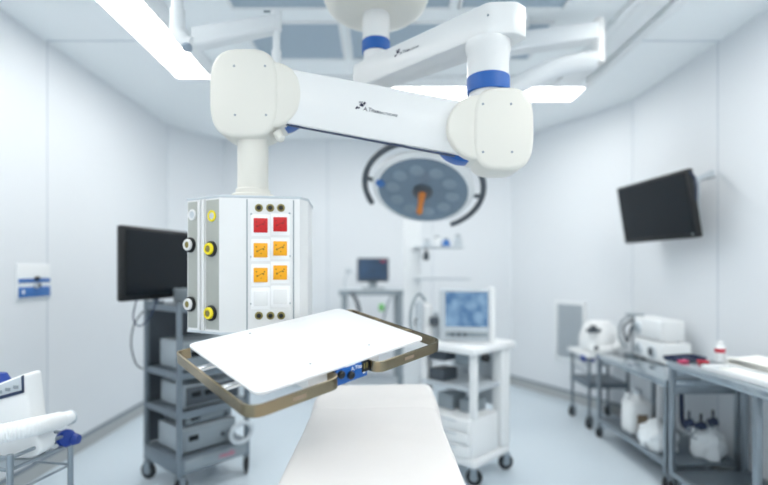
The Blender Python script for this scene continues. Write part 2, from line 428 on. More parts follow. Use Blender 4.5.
def socket(px, py, m, dark):
    p = fr_pt(px, py); B = basis(p+nf*.003, df, Z)
    MB().box((0, 0, .001), (.068, .080, .002), M=B, bev=.0008).build('socket_plate', 'board', cab, True)
    MB().box((0, 0, .003), (.050, .053, .006), M=B, bev=.002).build('socket', m, cab, True)
    if dark:
        k = MB()
        for x, y, r in ((-.012, -.004, .0035), (.010, .004, .0035), (.014, .012, .0025), (-.015, .012, .0025), (.002, -.012, .002)):
            k.cyl(B @ Vector((x, y, .0055)), B @ Vector((x, y, .0068)), r, n=10)
        k.box((-.002, .002, .0062), (.024, .002, .0008), M=B @ Matrix.Rotation(.5, 4, 'Z'))
        k.build('socket_hole', dark, cab, True)
for px, py, m, d in ((260.8, 225.5, 'socket_red', 'socket_dark'), (280.3, 224.5, 'socket_red', 'socket_dark'), (260.8, 250.3, 'socket_yellow', 'socket_brown'),
                     (280.3, 248.5, 'socket_yellow', 'socket_brown'), (260.8, 275, 'socket_yellow', 'socket_brown'), (280.3, 272.5, 'socket_yellow', 'socket_brown'),
                     (260.8, 298.5, 'enamel', None), (280.3, 296.5, 'enamel', None)):
    socket(px, py, m, d)

# tilted shelf in front of the cabinet
TM = Matrix.Translation((-.224, 1.5, CZ-.221)) @ Matrix.Rotation(math.radians(11.9), 4, 'X') @ Matrix.Rotation(math.radians(-48.2), 4, 'Z')
W2, D2 = .225, .2935
TN = (TM.to_3x3() @ Vector((0, 0, 1)))
def tl(px, py, z=0):                            # shelf coordinates under a pixel
    return TM.inverted() @ on_plane(px, py, TM @ Vector((0, 0, z)), TN)
T = lambda x, y, z: TM @ Vector((x, y, z))
shelf = MB().prism(round_corners([T(-W2, -D2, -.008), T(-W2, D2, -.008), T(W2, D2, -.008), T(W2, -D2, -.008)], .03, 8), TN*.008, bev=.002).build('shelf', 'board', pend, True)
RX, RO = W2+.032, .036
hz = -.027
def handle(pts):
    P = round_corners([T(x, y, hz) for x, y in pts], .045, 8, closed=False)
    return MB().tube(P, 0, flat=(TN, .031, .006)).build('handle_rail', 'bronze', shelf, True)
yl = tl(338, 380, hz).y; yr = tl(374, 368, hz).y
lyo, ryo = -D2-RO-.002, D2+.046
handle([(-W2+.01, -D2+.005), (-W2+.01, lyo), (RX, lyo), (RX, yl), (W2-.04, yl)])
handle([(-W2+.01, D2-.005), (-W2+.01, ryo), (RX, ryo), (RX, yr+.004), (W2-.04, yr+.004)])
for x, s in ((-.075, -1), (.085, -1), (-.075, 1), (.085, 1)):
    y1 = lyo if s < 0 else ryo
    MB().cyl(T(x, s*(D2-.06), hz), T(x, y1, hz), .009, n=16).build('support_rod', 'chrome', shelf, True)
ym = (yl+yr)/2
MB().box((0, ym, -.034), (2*W2-.055, yr-yl+.13, .048), M=TM, bev=.004).build('under_body', 'enamel', shelf, True)
MB().box((W2-.013, ym, -.031), (.03, yr-yl-.014, .046), M=TM, bev=.002).build('control_panel', 'blue', shelf, True)
for px, py in ((340.5, 374.3), (350.2, 374.8)):
    c = TM.inverted() @ on_plane(px, py, T(W2+.002, 0, 0), TM.to_3x3() @ Vector((1, 0, 0)))
    MB().lathe([(.011, 0), (.011, .010), (.008, .013), (0, .013)], T(W2, c.y, c.z), TM.to_3x3() @ Vector((1, 0, 0)), n=18).build('panel_knob', 'black', shelf, True)
c = TM.inverted() @ on_plane(365, 366, T(W2+.002, 0, 0), TM.to_3x3() @ Vector((1, 0, 0)))
MB().box((W2+.002, c.y, c.z), (.004, .024, .032), M=TM, bev=.001).build('port_block', 'black', shelf, True)
MB().box((W2+.004, c.y-.004, c.z+.002), (.002, .004, .016), M=TM).box((W2+.004, c.y+.005, c.z+.002), (.002, .004, .016), M=TM).build('port_contacts', 'brass', shelf, True)
c = TM.inverted() @ on_plane(351, 370, T(W2+.002, 0, 0), TM.to_3x3() @ Vector((1, 0, 0)))
xd, yd = TM.to_3x3() @ Vector((0, 1, 0)), TM.to_3x3() @ TM.to_3x3().inverted() @ TN
text('A.Titan', .016, 'board', 'lettering', basis(T(W2+.0024, c.y, c.z-.003), xd, TN), shelf)
MB().box((W2+.0022, c.y+.047, c.z-.016), (.001, .008, .014), M=TM).build('label_mark', 'board', shelf, True)
MB().box((W2+.0022, c.y-.002, c.z+.0145), (.001, .034, .002), M=TM).build('label_line', 'board', shelf, True)
MB().box((RX+.003, yl-.13, hz), (.001, .040, .010), M=TM).build('rail_plate', 'brown_label', shelf, True)
MB().box((RX+.003, yr+.13, hz), (.001, .040, .010), M=TM).build('rail_plate', 'brown_label', shelf, True)
for px, py in ((250, 333.5), (310.5, 363.8), (369, 345)):
    l = tl(px, py); MB().lathe([(.0035, -.001), (.0035, .0008), (0, .001)], T(l.x, l.y, 0), TN, n=10).build('screw', 'mid_grey', shelf, True)
# bracket joining the shelf to the cabinet front
bq2 = [T(-W2+.08, -.12, -.02), T(-W2+.08, .08, -.02)]
MB().prism([zc(bq2[0], 1.046), zc(bq2[1], 1.046), Vector((-.31, 1.86, 1.046)), Vector((-.55, 1.86, 1.046))], (0, 0, .024), bev=.003).build('shelf_bracket', 'enamel', pend, True)

# ================================================================== OPERATING TABLE
ot = thing('operating_table', 'operating table under a white sheet in the middle of the room', 'operating table', (-.01, 1.5, 0))
MB().box((0, .1, .035), (.36, .8, .07), bev=.02).build('base', 'light_grey', ot)
MB().box((0, .1, .33), (.18, .24, .56), bev=.02).build('column', 'light_grey', ot)
MB().box((0, 0, .665), (.42, 1.58, .06), bev=.012).build('tabletop', 'dark_grey', ot)
MB().box((0, 0, .715), (.43, 1.6, .05), bev=.02).build('mattress', 'navy', ot)
def drape(y0, y1, hw, ztop, drop, wav, flare, ny=44, seed=0, endcap=True, nearcap=False):
    b = bmesh.new(); rows = []
    prof = [(-1, 1.0), (-1, .66), (-1, .33), (-1, .08), (-.96, .0), (-.86, 0), (-.5, 0), (0, 0), (.5, 0), (.86, 0), (.96, 0), (1, .08), (1, .33), (1, .66), (1, 1.0)]
    for i in range(ny+1):
        t = i/ny; y = y0+(y1-y0)*t; row = []
        endr = min(1, (1-t)*ny/4) if endcap else 1
        zz = ztop-.03*(1-math.sqrt(max(0, 1-(1-endr)**2)))-(.016*max(0, 1-t*ny/3) if nearcap else 0)
        for sx, d in prof:
            x = sx*hw*(1+flare*d)*((1-.035*max(0, 1-t*ny/3)) if nearcap else 1) + math.copysign(1, sx)*d*wav*(math.sin(y*17+seed)+.6*math.sin(y*31+2*seed+sx))
            z = zz-d*drop*(1+.06*math.sin(y*9+seed)) + (0 if d else .004*math.sin(y*14+sx*3+seed)+.003*math.sin(y*33+sx*9))
            row.append(b.verts.new((x, y, z)))
        rows.append(row)
    for A, B in zip(rows, rows[1:]):
        for k in range(len(prof)-1): b.faces.new((A[k], A[k+1], B[k+1], B[k]))
    if endcap:
        prev = rows[-1]
        for dz in (.05, .11, .17):
            cur = []
            for v in prev:
                base_z = v.co.z
                cur.append(b.verts.new((v.co.x, y1+.012*math.sin(v.co.x*40+seed)+.01, min(base_z, ztop-.03-dz))))
            for k in range(len(prev)-1): b.faces.new((prev[k], prev[k+1], cur[k+1], cur[k]))
            prev = cur
    bmesh.ops.recalc_face_normals(b, faces=b.faces[:])
    m = MB(); m._merge(b)
    return m
def cloth(m, name, mt, label, cat):
    o = m.build(name, mt, None, angle=80); md = o.modifiers.new('thick', 'SOLIDIFY'); md.thickness = .003; md.offset = 1
    md2 = o.modifiers.new('sub', 'SUBSURF'); md2.levels = md2.render_levels = 1
    return tag(o, label, cat)
o = cloth(drape(-.80, .82, .25, .746, .17, .006, .10), 'bed_sheet', 'sheet', 'white sheet draped over the operating table in the middle', 'sheet')
o.location.x += -.022; o.location.y += 1.5
o = cloth(drape(-.10, .29, .257, .762, .125, .004, .10, ny=16, seed=2, nearcap=True), 'folded_cover', 'sheet', 'folded white cover across the head end of the sheeted operating table', 'cover')
o.location.x += -.018; o.location.y += 2.055

# ================================================================== HELPERS FOR CARTS
def caster(parent, x, y, r=.045, ang=0):
    R = Matrix.Translation((x, y, 0)) @ Matrix.Rotation(ang, 4, 'Z')
    f = MB()
    for s in (-1, 1): f.box((0, s*.018, r*1.4), (r*.8, .004, r*1.4), M=R)
    f.box((0, 0, r*2.12), (r*.9, .042, .008), M=R); f.cyl(R @ Vector((0, 0, r*2.1)), R @ Vector((0, 0, r*2.6)), .011, n=10)
    c = f.build('caster', 'steel', parent)
    MB().lathe([(r*.7, -.013), (r, -.008), (r, .008), (r*.7, .013)], R @ Vector((0, 0, r)), R.to_3x3() @ Vector((0, 1, 0)), n=24).build('wheel', 'rubber', c)
    MB().lathe([(r*.5, -.0145), (r*.5, .0145)], R @ Vector((0, 0, r)), R.to_3x3() @ Vector((0, 1, 0)), n=16).build('wheel_hub', 'mid_grey', c)
def shelf_box(parent, name, m, cx, cy, z, sx, sy, sz, lip=0, lm=None):
    o = MB().box((cx, cy, z), (sx, sy, sz), bev=.003).build(name, m, parent)
    if lip:
        l = MB()
        for s in (-1, 1):
            l.box((cx+s*sx/2, cy, z-sz/2), (.006, sy, lip)); l.box((cx, cy+s*sy/2, z-sz/2), (sx, .006, lip))
        l.build('shelf_edge', lm or m, o)
    return o

# ================================================================== ENDOSCOPY TOWER (left)
# local frame: x along the front (towards the right corner), y along the receding side
N0 = Vector((at(178, 0, 2.73).x, 2.73, 0)); fx = Vector((.65, .76, 0)).normalized(); ang = math.atan2(fx.y, fx.x)
CW, CD = .48, .45
tw = thing('equipment_cart', 'tall grey steel equipment cart with stacked shelves, under the black monitor at left', 'cart', N0, ang)
for x, y in ((0.015, .015), (CW-.015, .015), (.015, CD-.015), (CW-.015, CD-.015)):
    MB().box((x, y, .12+.5), (.028, .028, 1.0), bev=.004).build('post', 'cart_steel', tw)
for x, y, a in ((.03, .03, .3), (CW-.01, .03, .9), (.02, CD-.03, 2), (CW-.03, CD-.03, .2)): caster(tw, x, y, .052, a)
for z in (1.09, .70, .475): shelf_box(tw, 'shelf', 'cart_steel', CW/2, CD/2, z, CW-.02, CD-.02, .014, .035)
bs = MB().box((CW/2, CD/2, .175), (CW, CD, .09), bev=.006).build('base', 'cart_steel', tw)
dr = MB().box((CW/2, -.006, .178), (CW-.07, .014, .066), bev=.003).build('drawer', 'mid_grey', tw)
MB().box((CW/2, -.016, .205), (.16, .010, .008), bev=.003).build('drawer_handle', 'steel', dr)
text('medic', .045, 'pink', 'lettering', world_of(tw) @ basis((CW/2+.01, -.0137, .165), (1, 0, 0), (0, 0, 1)), dr, shear=.3)
MB().box((CW/2, CD-.01, .65), (CW-.05, .01, .85)).build('back_panel', 'dark_grey', tw)
pts = [(-.01, CD-.02, 1.05), (-.07, CD-.04, .98), (-.085, CD-.03, .86), (-.06, CD-.03, .74), (-.012, CD-.02, .69)]
tag(MB().tube([world_of(tw) @ Vector(p) for p in smooth_path(pts)], .005).build('cable', 'dark_grey'), 'dark cable looping out from the left side of the steel equipment cart', 'cable')
pts = [(-.06, .26, 1.14), (-.12, .30, 1.02), (-.15, .31, .96), (-.12, .29, .93), (-.06, .26, 1.0), (-.02, .25, 1.05)]
def tower_unit(name, label, cx, z, sx, sy, sz, m, fm, knobs, slots, cy=None):
    w = world_of(tw); p = w @ Vector((cx, cy if cy is not None else CD/2-.02, z))
    t = thing(name, label, 'device', p, ang)
    MB().box((0, 0, sz/2+.006), (sx, sy, sz-.006), bev=.008).build('body', m, t)
    MB().box((0, -sy/2-.003, sz/2+.006), (sx-.02, .008, sz-.03), bev=.003).build('front_panel', fm, t)
    for k in range(knobs):
        x = sx/2-.05-.05*k
        MB().lathe([(.014, 0), (.014, .012), (0, .014)], (x, -sy/2-.006, sz*.45), (0, -1, 0), n=16).build('knob', 'dark_grey', t)
    for k in range(slots):
        MB().box((-sx/2+.07+.085*k, -sy/2-.008, sz*.6), (.06, .004, sz*.22), bev=.001).build('display', 'black_screen', t)
    for sx_ in (-1, 1):
        for sy_ in (-1, 1): MB().cyl((sx_*(sx/2-.03), sy_*(sy/2-.03), 0), (sx_*(sx/2-.03), sy_*(sy/2-.03), .01), .01, n=10).build('foot', 'rubber', t)
tower_unit('light_source', 'pale grey boxed unit on the upper cart shelf behind the socket cabinet', CW/2, .708, .36, .30, .17, 'device_grey', 'mid_grey', 1, 2)
tower_unit('video_processor', 'light grey boxed unit on the middle shelf of the steel cart', CW/2+.01, .484, .37, .30, .14, 'device_grey', 'dark_grey', 2, 2)
tower_unit('insufflator', 'light grey boxed unit standing lowest, on the base of the steel cart', CW/2-.01, .222, .36, .30, .15, 'device_grey', 'mid_grey', 2, 1)
tower_unit('recorder', 'dark grey slim unit on top of the insufflator in the steel cart', CW/2-.01, .375, .32, .27, .07, 'dark_grey', 'mid_grey', 1, 1)
tower_unit('camera_control_unit', 'slim grey unit on top of the steel cart beneath the black monitor', CW/2+.06, 1.099, .32, .28, .09, 'mid_grey', 'dark_grey', 1, 1)
p = world_of(tw) @ Vector((CW-.085, -.03, .30))
tag(MB().tube([p+Matrix.Rotation(ang, 3, 'Z') @ Vector((.075*math.cos(a), .0, .06*math.sin(a)-.01)) for a in [2*PI*k/24 for k in range(24)]], .014, closed=True).build('coiled_hose', 'light_grey'),
    'pale ring of coiled hose hanging at the right front of the steel cart', 'hose')
# monitor on the tower
ml, mr = Vector((at(122, 0, 2.70).x, 2.70, 0)), Vector((-1.245, 3.36, 0))
mdir = (mr-ml).normalized(); mw = .72; mh = .435; mz = CZ+(CY-263.3)/F*2.7
mc = ml+mdir*mw/2; mang = math.atan2(mdir.y, mdir.x)
mon = thing('monitor', 'black flat monitor standing above the steel equipment cart at left', 'monitor', (mc.x, mc.y, mz-mh/2), mang)
MB().box((0, .02, mh/2), (mw, .045, mh), bev=.012).build('housing', 'black', mon)
MB().box((0, -.003, mh/2+.006), (mw-.05, .003, mh-.055)).build('screen', 'black_screen', mon)
MB().box((0, .055, mh/2), (.30, .05, .24), bev=.012).build('back_cover', 'dark_grey', mon)
tp = world_of(tw) @ Vector((.05, CD-.06, 0))
iv = world_of(mon).inverted()
MB().tube([iv @ Vector((tp.x, tp.y, 1.097)), iv @ Vector((tp.x, tp.y, 1.36)), Vector((0, .08, mh/2))], .022).build('stand_arm', 'cart_steel', mon)
MB().cyl(iv @ Vector((tp.x, tp.y, 1.097)), iv @ Vector((tp.x, tp.y, 1.115)), .05).build('stand_base', 'cart_steel', mon)
e = ml+mdir*.06+Vector((.02, .03, 0))
pts = [Vector((e.x, e.y, mz-mh/2+.01)), Vector((e.x-.02, e.y, mz-mh/2-.10)), Vector((e.x+.02, e.y, mz-mh/2-.145)), Vector((e.x+.07, e.y+.02, mz-mh/2-.09)), Vector((e.x+.10, e.y+.04, mz-mh/2+.01))]
tag(MB().tube(smooth_path(pts), .004).build('monitor_cable', 'navy'), 'thin cable loop hanging below the left corner of the black monitor', 'cable')

# ================================================================== LEFT WALL OUTLET PANEL
wx = XL
yo0, yo1 = 2.17*F/(380-15.5), 2.17*F/(380-48.5)
def wz(py, Y): return CZ+(CY-py)/F*Y
ym_ = (yo0+yo1)/2
op = thing('wall_outlet_panel', 'white wall outlet panel with two blue bands on the left wall', 'outlet panel', (wx, ym_, wz(298.5, ym_)))
hgt = wz(264, ym_)-wz(298.5, ym_)
MB().box((.006, 0, hgt/2), (.012, yo1-yo0, hgt), bev=.003).build('plate', 'white_paint', op)
def oz(py): return wz(py, ym_)-wz(298.5, ym_)
for a, b in ((278.4, 282.4), (286.6, 296.8)):
    MB().box((.013, 0, (oz(a)+oz(b))/2), (.006, yo1-yo0-.012, oz(a)-oz(b)), bev=.001).build('band', 'band_blue', op)
for dy, py in ((.01, 278.5), (.0, 286), (.022, 285.5)):
    MB().lathe([(.013, .01), (.013, .03), (.009, .034), (0, .034)], (0, dy, oz(py)), (1, 0, 0), n=16).build('socket', 'black' if dy else 'light_grey', op)
MB().box((.0165, -.10, oz(291.5)), (.001, .02, .022)).build('label_mark', 'white_paint', op)

# ================================================================== LEFT FOREGROUND CART WITH WARMER
zt = .66; hh = CZ-zt
NC = Vector((at(10, 0, 1.69).x, 1.69, 0)); FC = Vector((at(70.5, 0, 1.95).x, 1.95, 0))
sd = (FC-NC).normalized(); sl = (FC-NC).length; wa = math.atan2(sd.y, sd.x)
wc = thing('trolley', 'low steel tube trolley carrying the white warming unit at far left', 'trolley', NC, wa)
TWD = .55
for x, y in ((0, 0), (sl, 0), (0, TWD), (sl, TWD)): MB().cyl((x, y, .10), (x, y, zt), .011, n=14).build('leg', 'steel', wc)
for x, y, a in ((0, 0, .4), (sl, 0, 1.2), (0, TWD, .3), (sl, TWD, .1)): caster(wc, x, y, .04, a)
for z in (zt-.012, zt-.055):
    m = MB()
    for p, q_ in (((0, 0), (sl, 0)), ((sl, 0), (sl, TWD)), ((sl, TWD), (0, TWD)), ((0, TWD), (0, 0))): m.cyl((*p, z), (*q_, z), .007, n=10)
    m.build('rail', 'steel', wc)
m = MB()
for p, q_ in (((0, 0), (sl, 0)), ((sl, 0), (sl, TWD)), ((sl, TWD), (0, TWD)), ((0, TWD), (0, 0))): m.cyl((*p, zt-.14), (*q_, zt-.14), .005, n=10)
m.build('lower_rail', 'steel', wc)
MB().box((sl/2, TWD/2, zt-.060), (sl-.01, TWD-.01, .012), bev=.003).build('shelf', 'steel_top', wc)
MB().box((sl/2, TWD/2, .22), (sl-.01, TWD-.01, .012), bev=.003).build('shelf', 'steel_top', wc)
# warming unit: sloping white body with a control panel and a corrugated hose
wu = thing('patient_warmer', 'white patient warming unit with sloping control panel on the left trolley', 'warming unit', (-1.375, 1.885, zt-.054))
iw = Vector(wu.location)
bprof = [(-.17, 0), (.085, 0), (.115, .03), (.105, .08), (.075, .14), (.055, .32), (-.06, .275), (-.17, .24)]
MB().prism(round_corners([Vector((x, -.10, z)) for x, z in bprof], .02, 4), (0, .09, 0), bev=.012).build('body', 'plastic_white', wu)
cp = [Vector((-.15, -.104, .20)), Vector((.05, -.104, .255)), Vector((.048, -.104, .31)), Vector((-.05, -.104, .272)), Vector((-.15, -.104, .24))]
c_ = MB().prism(cp, (0, .006, 0), bev=.001).build('control_panel', 'light_grey', wu)
MB().prism([Vector((-.15, -.106, .193)), Vector((.052, -.106, .248)), Vector((.052, -.106, .260)), Vector((-.15, -.106, .206))], (0, .006, 0)).build('panel_border', 'navy', wu)
MB().prism([Vector((.047, -.106, .25)), Vector((.053, -.106, .25)), Vector((.051, -.106, .313)), Vector((.045, -.106, .31))], (0, .006, 0)).build('panel_edge', 'navy', wu)
for k in range(3): MB().box((-.035+.03*k, -.106, .252+.009*k), (.018, .004, .012), bev=.001).build('button', 'mid_grey', wu)
MB().lathe([(.0, .0), (.03, .005), (.035, .03), (.02, .06), (0, .065)], (-.075, -.05, .25)).build('knob', 'deep_blue', wu)
hp = smooth_path([at(-30, 441, 1.62), at(0, 434, 1.66), at(28, 428, 1.71), at(45, 424, 1.79), at(59, 420.5, 1.88)], 26)
m = MB(); m.tube(hp, [.033*(1+.035*math.sin(i*2.1)) for i in range(len(hp))], n=18)
m.build('hose', 'plastic_white', wu, True)
m = MB(); m.cyl(at(55, 422, 1.86), at(70, 417, 1.93), .031, .026, n=20); m.build('nozzle', 'plastic_white', wu, True)
m = MB(); m.cyl(at(67, 418.5, 1.92), at(71, 417, 1.94), .029, n=20); m.build('nozzle_ring', 'light_grey', wu, True)
c = at(66, 438, 1.93)
o = MB().lathe([(.030, -.018), (.034, -.01), (.034, .012), (.026, .02), (.012, .022), (0, .022)], c, (.7, -.7, .1), n=24).lathe([(.0, -.02), (.018, -.018), (.024, 0), (.018, .018), (0, .02)], c+Vector((.028, .01, -.008)), (1, 0, 0), n=20).build('rail_clamp', 'deep_blue')
tag(o, 'royal blue round clamp on the corner of the left trolley', 'clamp')

# ================================================================== MONITOR STAND (far centre)
ws = thing('monitor_trolley', 'grey far trolley carrying a small dark monitor in front of back wall', 'trolley', (-.07, 4.75, 0), .05)
for x in (-.28, .25):
    for y in (-.2, .2): MB().box((x, y, .6), (.05, .05, 1.0), bev=.008).build('post', 'mid_grey', ws)
    for y in (-.2, .2): caster(ws, x, y, .045, .3)
shelf_box(ws, 'shelf', 'light_grey', -.015, 0, 1.11, .62, .46, .03, .05, 'mid_grey')
shelf_box(ws, 'shelf', 'light_grey', -.015, 0, .62, .56, .44, .03)
shelf_box(ws, 'shelf', 'light_grey', -.015, 0, .2, .56, .44, .03)
sm = thing('patient_monitor', 'small dark patient monitor on the grey far trolley', 'monitor', (-.07, 4.72, 1.126), .12)
MB().box((0, 0, .185), (.31, .06, .235), bev=.012).build('housing', 'dark_grey', sm)
MB().box((0, -.031, .19), (.275, .004, .195)).build('screen', 'screen_dim', sm)
MB().box((0, .01, .03), (.08, .05, .09), bev=.008).build('stand', 'mid_grey', sm); MB().box((0, 0, .008), (.22, .16, .016), bev=.006).build('stand_base', 'mid_grey', sm)
MB().box((.10, -.034, .27), (.05, .003, .012)).build('status_light', 'red', sm)
for i, (x0, x1, mt, nm, lb) in enumerate(((350, 361, 'dark_grey', 'cable', 'dark cables slanting down the left of the far grey trolley'), (395, 383, 'mid_grey', 'cable', 'grey tube with green clip slanting down the right of the far grey trolley'))):
    t = thing(nm, lb, 'cable', at(x0, 290, 4.49))
    P = [at(x0, 291, 4.535), at((x0+x1)/2+ (2 if i == 0 else -1), 303, 4.46), at(x1, 325, 4.47), at(x1+2, 350, 4.48)]
    MB().tube(smooth_path(P), .018 if i == 0 else .01).build('hose', mt, t, True)
    if i: MB().box(at(381.5, 307.5, 4.46), (.05, .03, .07), bev=.01).build('clip', 'green', t, True)
o = tag(MB().box(at(349, 270.5, 4.72), (.07, .04, .05), bev=.01).tube([at(349, 272, 4.72), at(345, 279, 4.72), at(345, 289, 4.72)], .01).build('small_fan', 'light_grey'), 'small pale holder left of the far patient monitor', 'holder')

# ================================================================== ANAESTHESIA MACHINE
K = Vector((.565, 2.87, 0)); ka = math.radians(-45)
an = thing('anaesthesia_machine', 'white wheeled anaesthesia machine with lit blue screen beyond the operating table', 'anaesthesia machine', K, ka)
# local: -x runs along the front (back-left), y runs along the receding right side
AW, AD = .46, .42
def abox(name, m, x0, x1, y0, y1, z0, z1, bev=.008, parent=an):
    return MB().box(((x0+x1)/2, (y0+y1)/2, (z0+z1)/2), (abs(x1-x0), abs(y1-y0), z1-z0), bev=bev).build(name, m, parent)
abox('base', 'plastic_white', -AW, 0, 0, AD, .11, .16, .015)
for x, y, a in ((-.03, .04, .4), (-.02, AD-.03, 1), (-AW+.03, .04, .2), (-AW+.03, AD-.03, .8)): caster(an, x, y, .05, a)
d = abox('drawer_unit', 'plastic_white', -AW+.03, -.02, .01, .30, .16, .40)
for z in (.20, .28, .36):
    h = MB().box((-AW/2, .003, z), (AW-.09, .014, .07), bev=.004).build('drawer', 'plastic_white', d)
    MB().box((-AW/2, -.006, z+.02), (.2, .008, .008), bev=.002).build('drawer_handle', 'light_grey', d)
abox('column', 'plastic_white', -.055, -.01, .02, .06, .40, .82)
abox('column', 'plastic_white', -.08, 0, AD-.10, AD, .16, .82, .012)
abox('column', 'plastic_white', -AW, -AW+.05, .05, .12, .16, .82)
abox('back_panel', 'light_grey', -AW, -.08, AD-.03, AD-.01, .40, .82)
abox('middle_shelf', 'light_grey', -AW+.02, -.02, .03, AD-.04, .56, .585)
for x0, x1, y0, z0, z1, m in ((-.40, -.28, .06, .585, .66, 'dark_grey'), (-.2, -.1, .12, .40, .48, 'mid_grey'), (-.36, -.24, .1, .40, .5, 'mid_grey'), (-.22, -.10, .1, .70, .78, 'mid_grey'), (-.40, -.26, .05, .72, .79, 'dark_grey')):
    abox('module', m, x0, x1, y0, y0+.16, z0, z1)
abox('desk', 'plastic_white', -AW-.05, .03, -.04, AD+.02, .80, .845, .015)
MB().lathe([(.026, 0), (.026, .03), (.02, .035), (0, .035)], (.0, .1, .775), (1, -.3, 0), n=18).build('brake_knob', 'black', an)
# screen unit faces the camera
su = MB().box((0, 0, 0), (.345, .10, .34), M=world_of(an).inverted() @ Matrix.Translation(at(466, 314.5, 3.17)) @ Matrix.Rotation(-.12, 4, 'Z'), bev=.015).build('screen_unit', 'light_grey', an)
Ms = world_of(an).inverted() @ Matrix.Translation(at(466, 314.5, 3.17)) @ Matrix.Rotation(-.12, 4, 'Z')
MB().box((0, -.052, .038), (.272, .006, .225), M=Ms).build('screen', 'screen_lit', su)
MB().box((0, -.052, -.125), (.27, .012, .03), M=Ms, bev=.003).build('button_bar', 'mid_grey', su)
for k in range(3): MB().lathe([(.012, 0), (.012, .014), (0, .016)], Ms @ Vector((-.09+.04*k, -.056, -.125)), Ms.to_3x3() @ Vector((0, -1, 0)), n=12).build('knob', 'dark_grey', su)
MB().box((.165, 0, 0), (.035, .12, .36), M=Ms, bev=.01).build('side_handle', 'plastic_white', su)
# breathing block left of the screen
for px, py, r, h, m in ((428, 335, .035, .22, 'plastic_white'), (436, 338, .025, .16, 'light_grey'), (419, 334, .03, .24, 'light_grey')):
    b0 = at(px, py, 3.25); b0.z = .845
    MB().lathe([(0, 0), (r, 0), (r, h*.4), (r*1.2, h*.42), (r*1.2, h*.5), (r*.9, h*.52), (r*.9, h), (r*.4, h+.02), (0, h+.02)], b0, n=20).build('breathing_canister', m, an, True)
b0 = at(434, 321, 3.2)
MB().box(b0, (.06, .05, .05), bev=.01).build('valve_block', 'dark_grey', an, True)
MB().box(at(417, 322, 3.24), (.035, .03, .05), bev=.008).build('valve_block', 'dark_grey', an, True)
MB().tube(smooth_path([at(425, 300, 3.2), at(418, 294, 3.16), at(411, 310, 3.12), at(412, 330, 3.10), at(424, 340, 3.06)]), .010).build('breathing_hose', 'mid_grey', an, True)
# tall white supply column behind, with a small shelf
sc_ = thing('supply_column', 'slim white supply column behind the anaesthesia machine, with a high narrow shelf', 'column', (at(412, 0, 4.1).x, 4.1, 0))
MB().box((0, 0, .02), (.4, .4, .04), bev=.01).build('base', 'white_paint', sc_)
MB().box((0, 0, .90), (.14, .12, 1.76), bev=.02).build('body', 'white_paint', sc_)
ox = at(412, 0, 4.1).x
for zz, x1 in ((246.5, 464), (278.5, 470)):
    p0_, p1_ = at(414, zz, 4.0), at(x1, zz, 4.0)
    MB().box(((p0_.x+p1_.x)/2-ox, -.04, p0_.z-.006), (p1_.x-p0_.x, .2, .012), bev=.003).build('shelf', 'light_grey', sc_)
g = 'small items on the high narrow shelf'
for nm, px, r, h, m, lb in (('jar', 427, .03, .045, 'light_grey', 'small pale jar leftmost on the high narrow shelf'), ('jar', 437, .033, .075, 'white_paint', 'small white bottle in the middle of the high narrow shelf'),
                        ('jar', 446, .035, .055, 'band_blue', 'small bluish pot on the high narrow shelf'), ('jar', 458, .035, .085, 'light_grey', 'pale grey bottle at the end of the high narrow shelf')):
    c = at(px, 246.5, 4.05)
    t = thing(nm, lb, 'jar', (c.x, 4.05, c.z), 0, g)
    MB().lathe([(0, 0), (r, 0), (r, h*.75), (r*.6, h*.9), (r*.6, h), (0, h)], n=18).build('body', m, t)
    MB().lathe([(r*.65, h), (r*.65, h+.014), (0, h+.014)], n=14).build('cap', 'mid_grey', t)
c = at(426, 256, 3.99); tag(MB().box(c, (.045, .05, .075), bev=.01).cyl(c+Vector((0, 0, .03)), c+Vector((0, 0, .085)), .006).build('gauge', 'dark_grey'), 'small dark gauge hanging below the high narrow shelf', 'gauge')

# ================================================================== SURGICAL LIGHT
LY = 3.05
lc = at(423, 189, LY)
sl_ = thing('surgical_light', 'round grey surgical light with orange handle hanging under the sloping arm', 'surgical light', (at(500, 0, 2.9).x, 2.9, H))
ld = (Matrix.Rotation(math.radians(9), 3, 'Y') @ Vector((-.02, -.53, -.85))).normalized()      # face direction
X_ = Vector((1, 0, -.12)).normalized(); Y_ = ld.cross(X_).normalized(); X_ = Y_.cross(ld).normalized()
LM = Matrix(((X_.x, Y_.x, ld.x, lc.x), (X_.y, Y_.y, ld.y, lc.y), (X_.z, Y_.z, ld.z, lc.z), (0, 0, 0, 1)))
LR = .322
hd = MB().lathe([(0, -.10), (.10, -.098), (.2, -.08), (.27, -.045), (LR, -.01), (LR, .012), (LR-.012, .02)], lc, ld, n=56).build('lamp_head', 'plastic_white', sl_, True)
MB().lathe([(LR-.038, .0), (LR-.038, .027), (LR-.06, .025), (.10, .022), (0, .022)], lc, ld, n=56).build('front_glass', 'lens', hd, True)
for k in range(10):
    a = 2*PI*k/10; p = LM @ Vector((.19*math.cos(a), .19*math.sin(a), .023)); MB().lathe([(.045, -.004), (.045, .004), (.035, .007), (0, .007)], p, ld, n=20).build('lens', 'lens_disc', hd, True)
MB().lathe([(.065, 0), (.062, .036), (.05, .042), (.03, .042)], lc, ld, n=28).build('hub', 'dark_grey', hd, True)
MB().lathe([(0, .03), (.026, .03), (.022, .06), (.017, .13), (.021, .175), (.012, .19), (0, .19)], lc, (ld+Vector((-.05, -.0, -.25))).normalized(), n=20).build('handle', 'orange', hd, True)
p = LM @ Vector((-LR+.05, .02, .02)); MB().lathe([(.03, 0), (.03, .012), (0, .014)], p, ld, n=16).build('sensor', 'band_blue', hd, True)
yk = [LM @ Vector((.375*math.cos(a), .40*math.sin(a), -.0)) for a in [math.radians(-50)+k*math.radians(262)/40 for k in range(41)]]
hi = max(yk, key=lambda v: v.z)
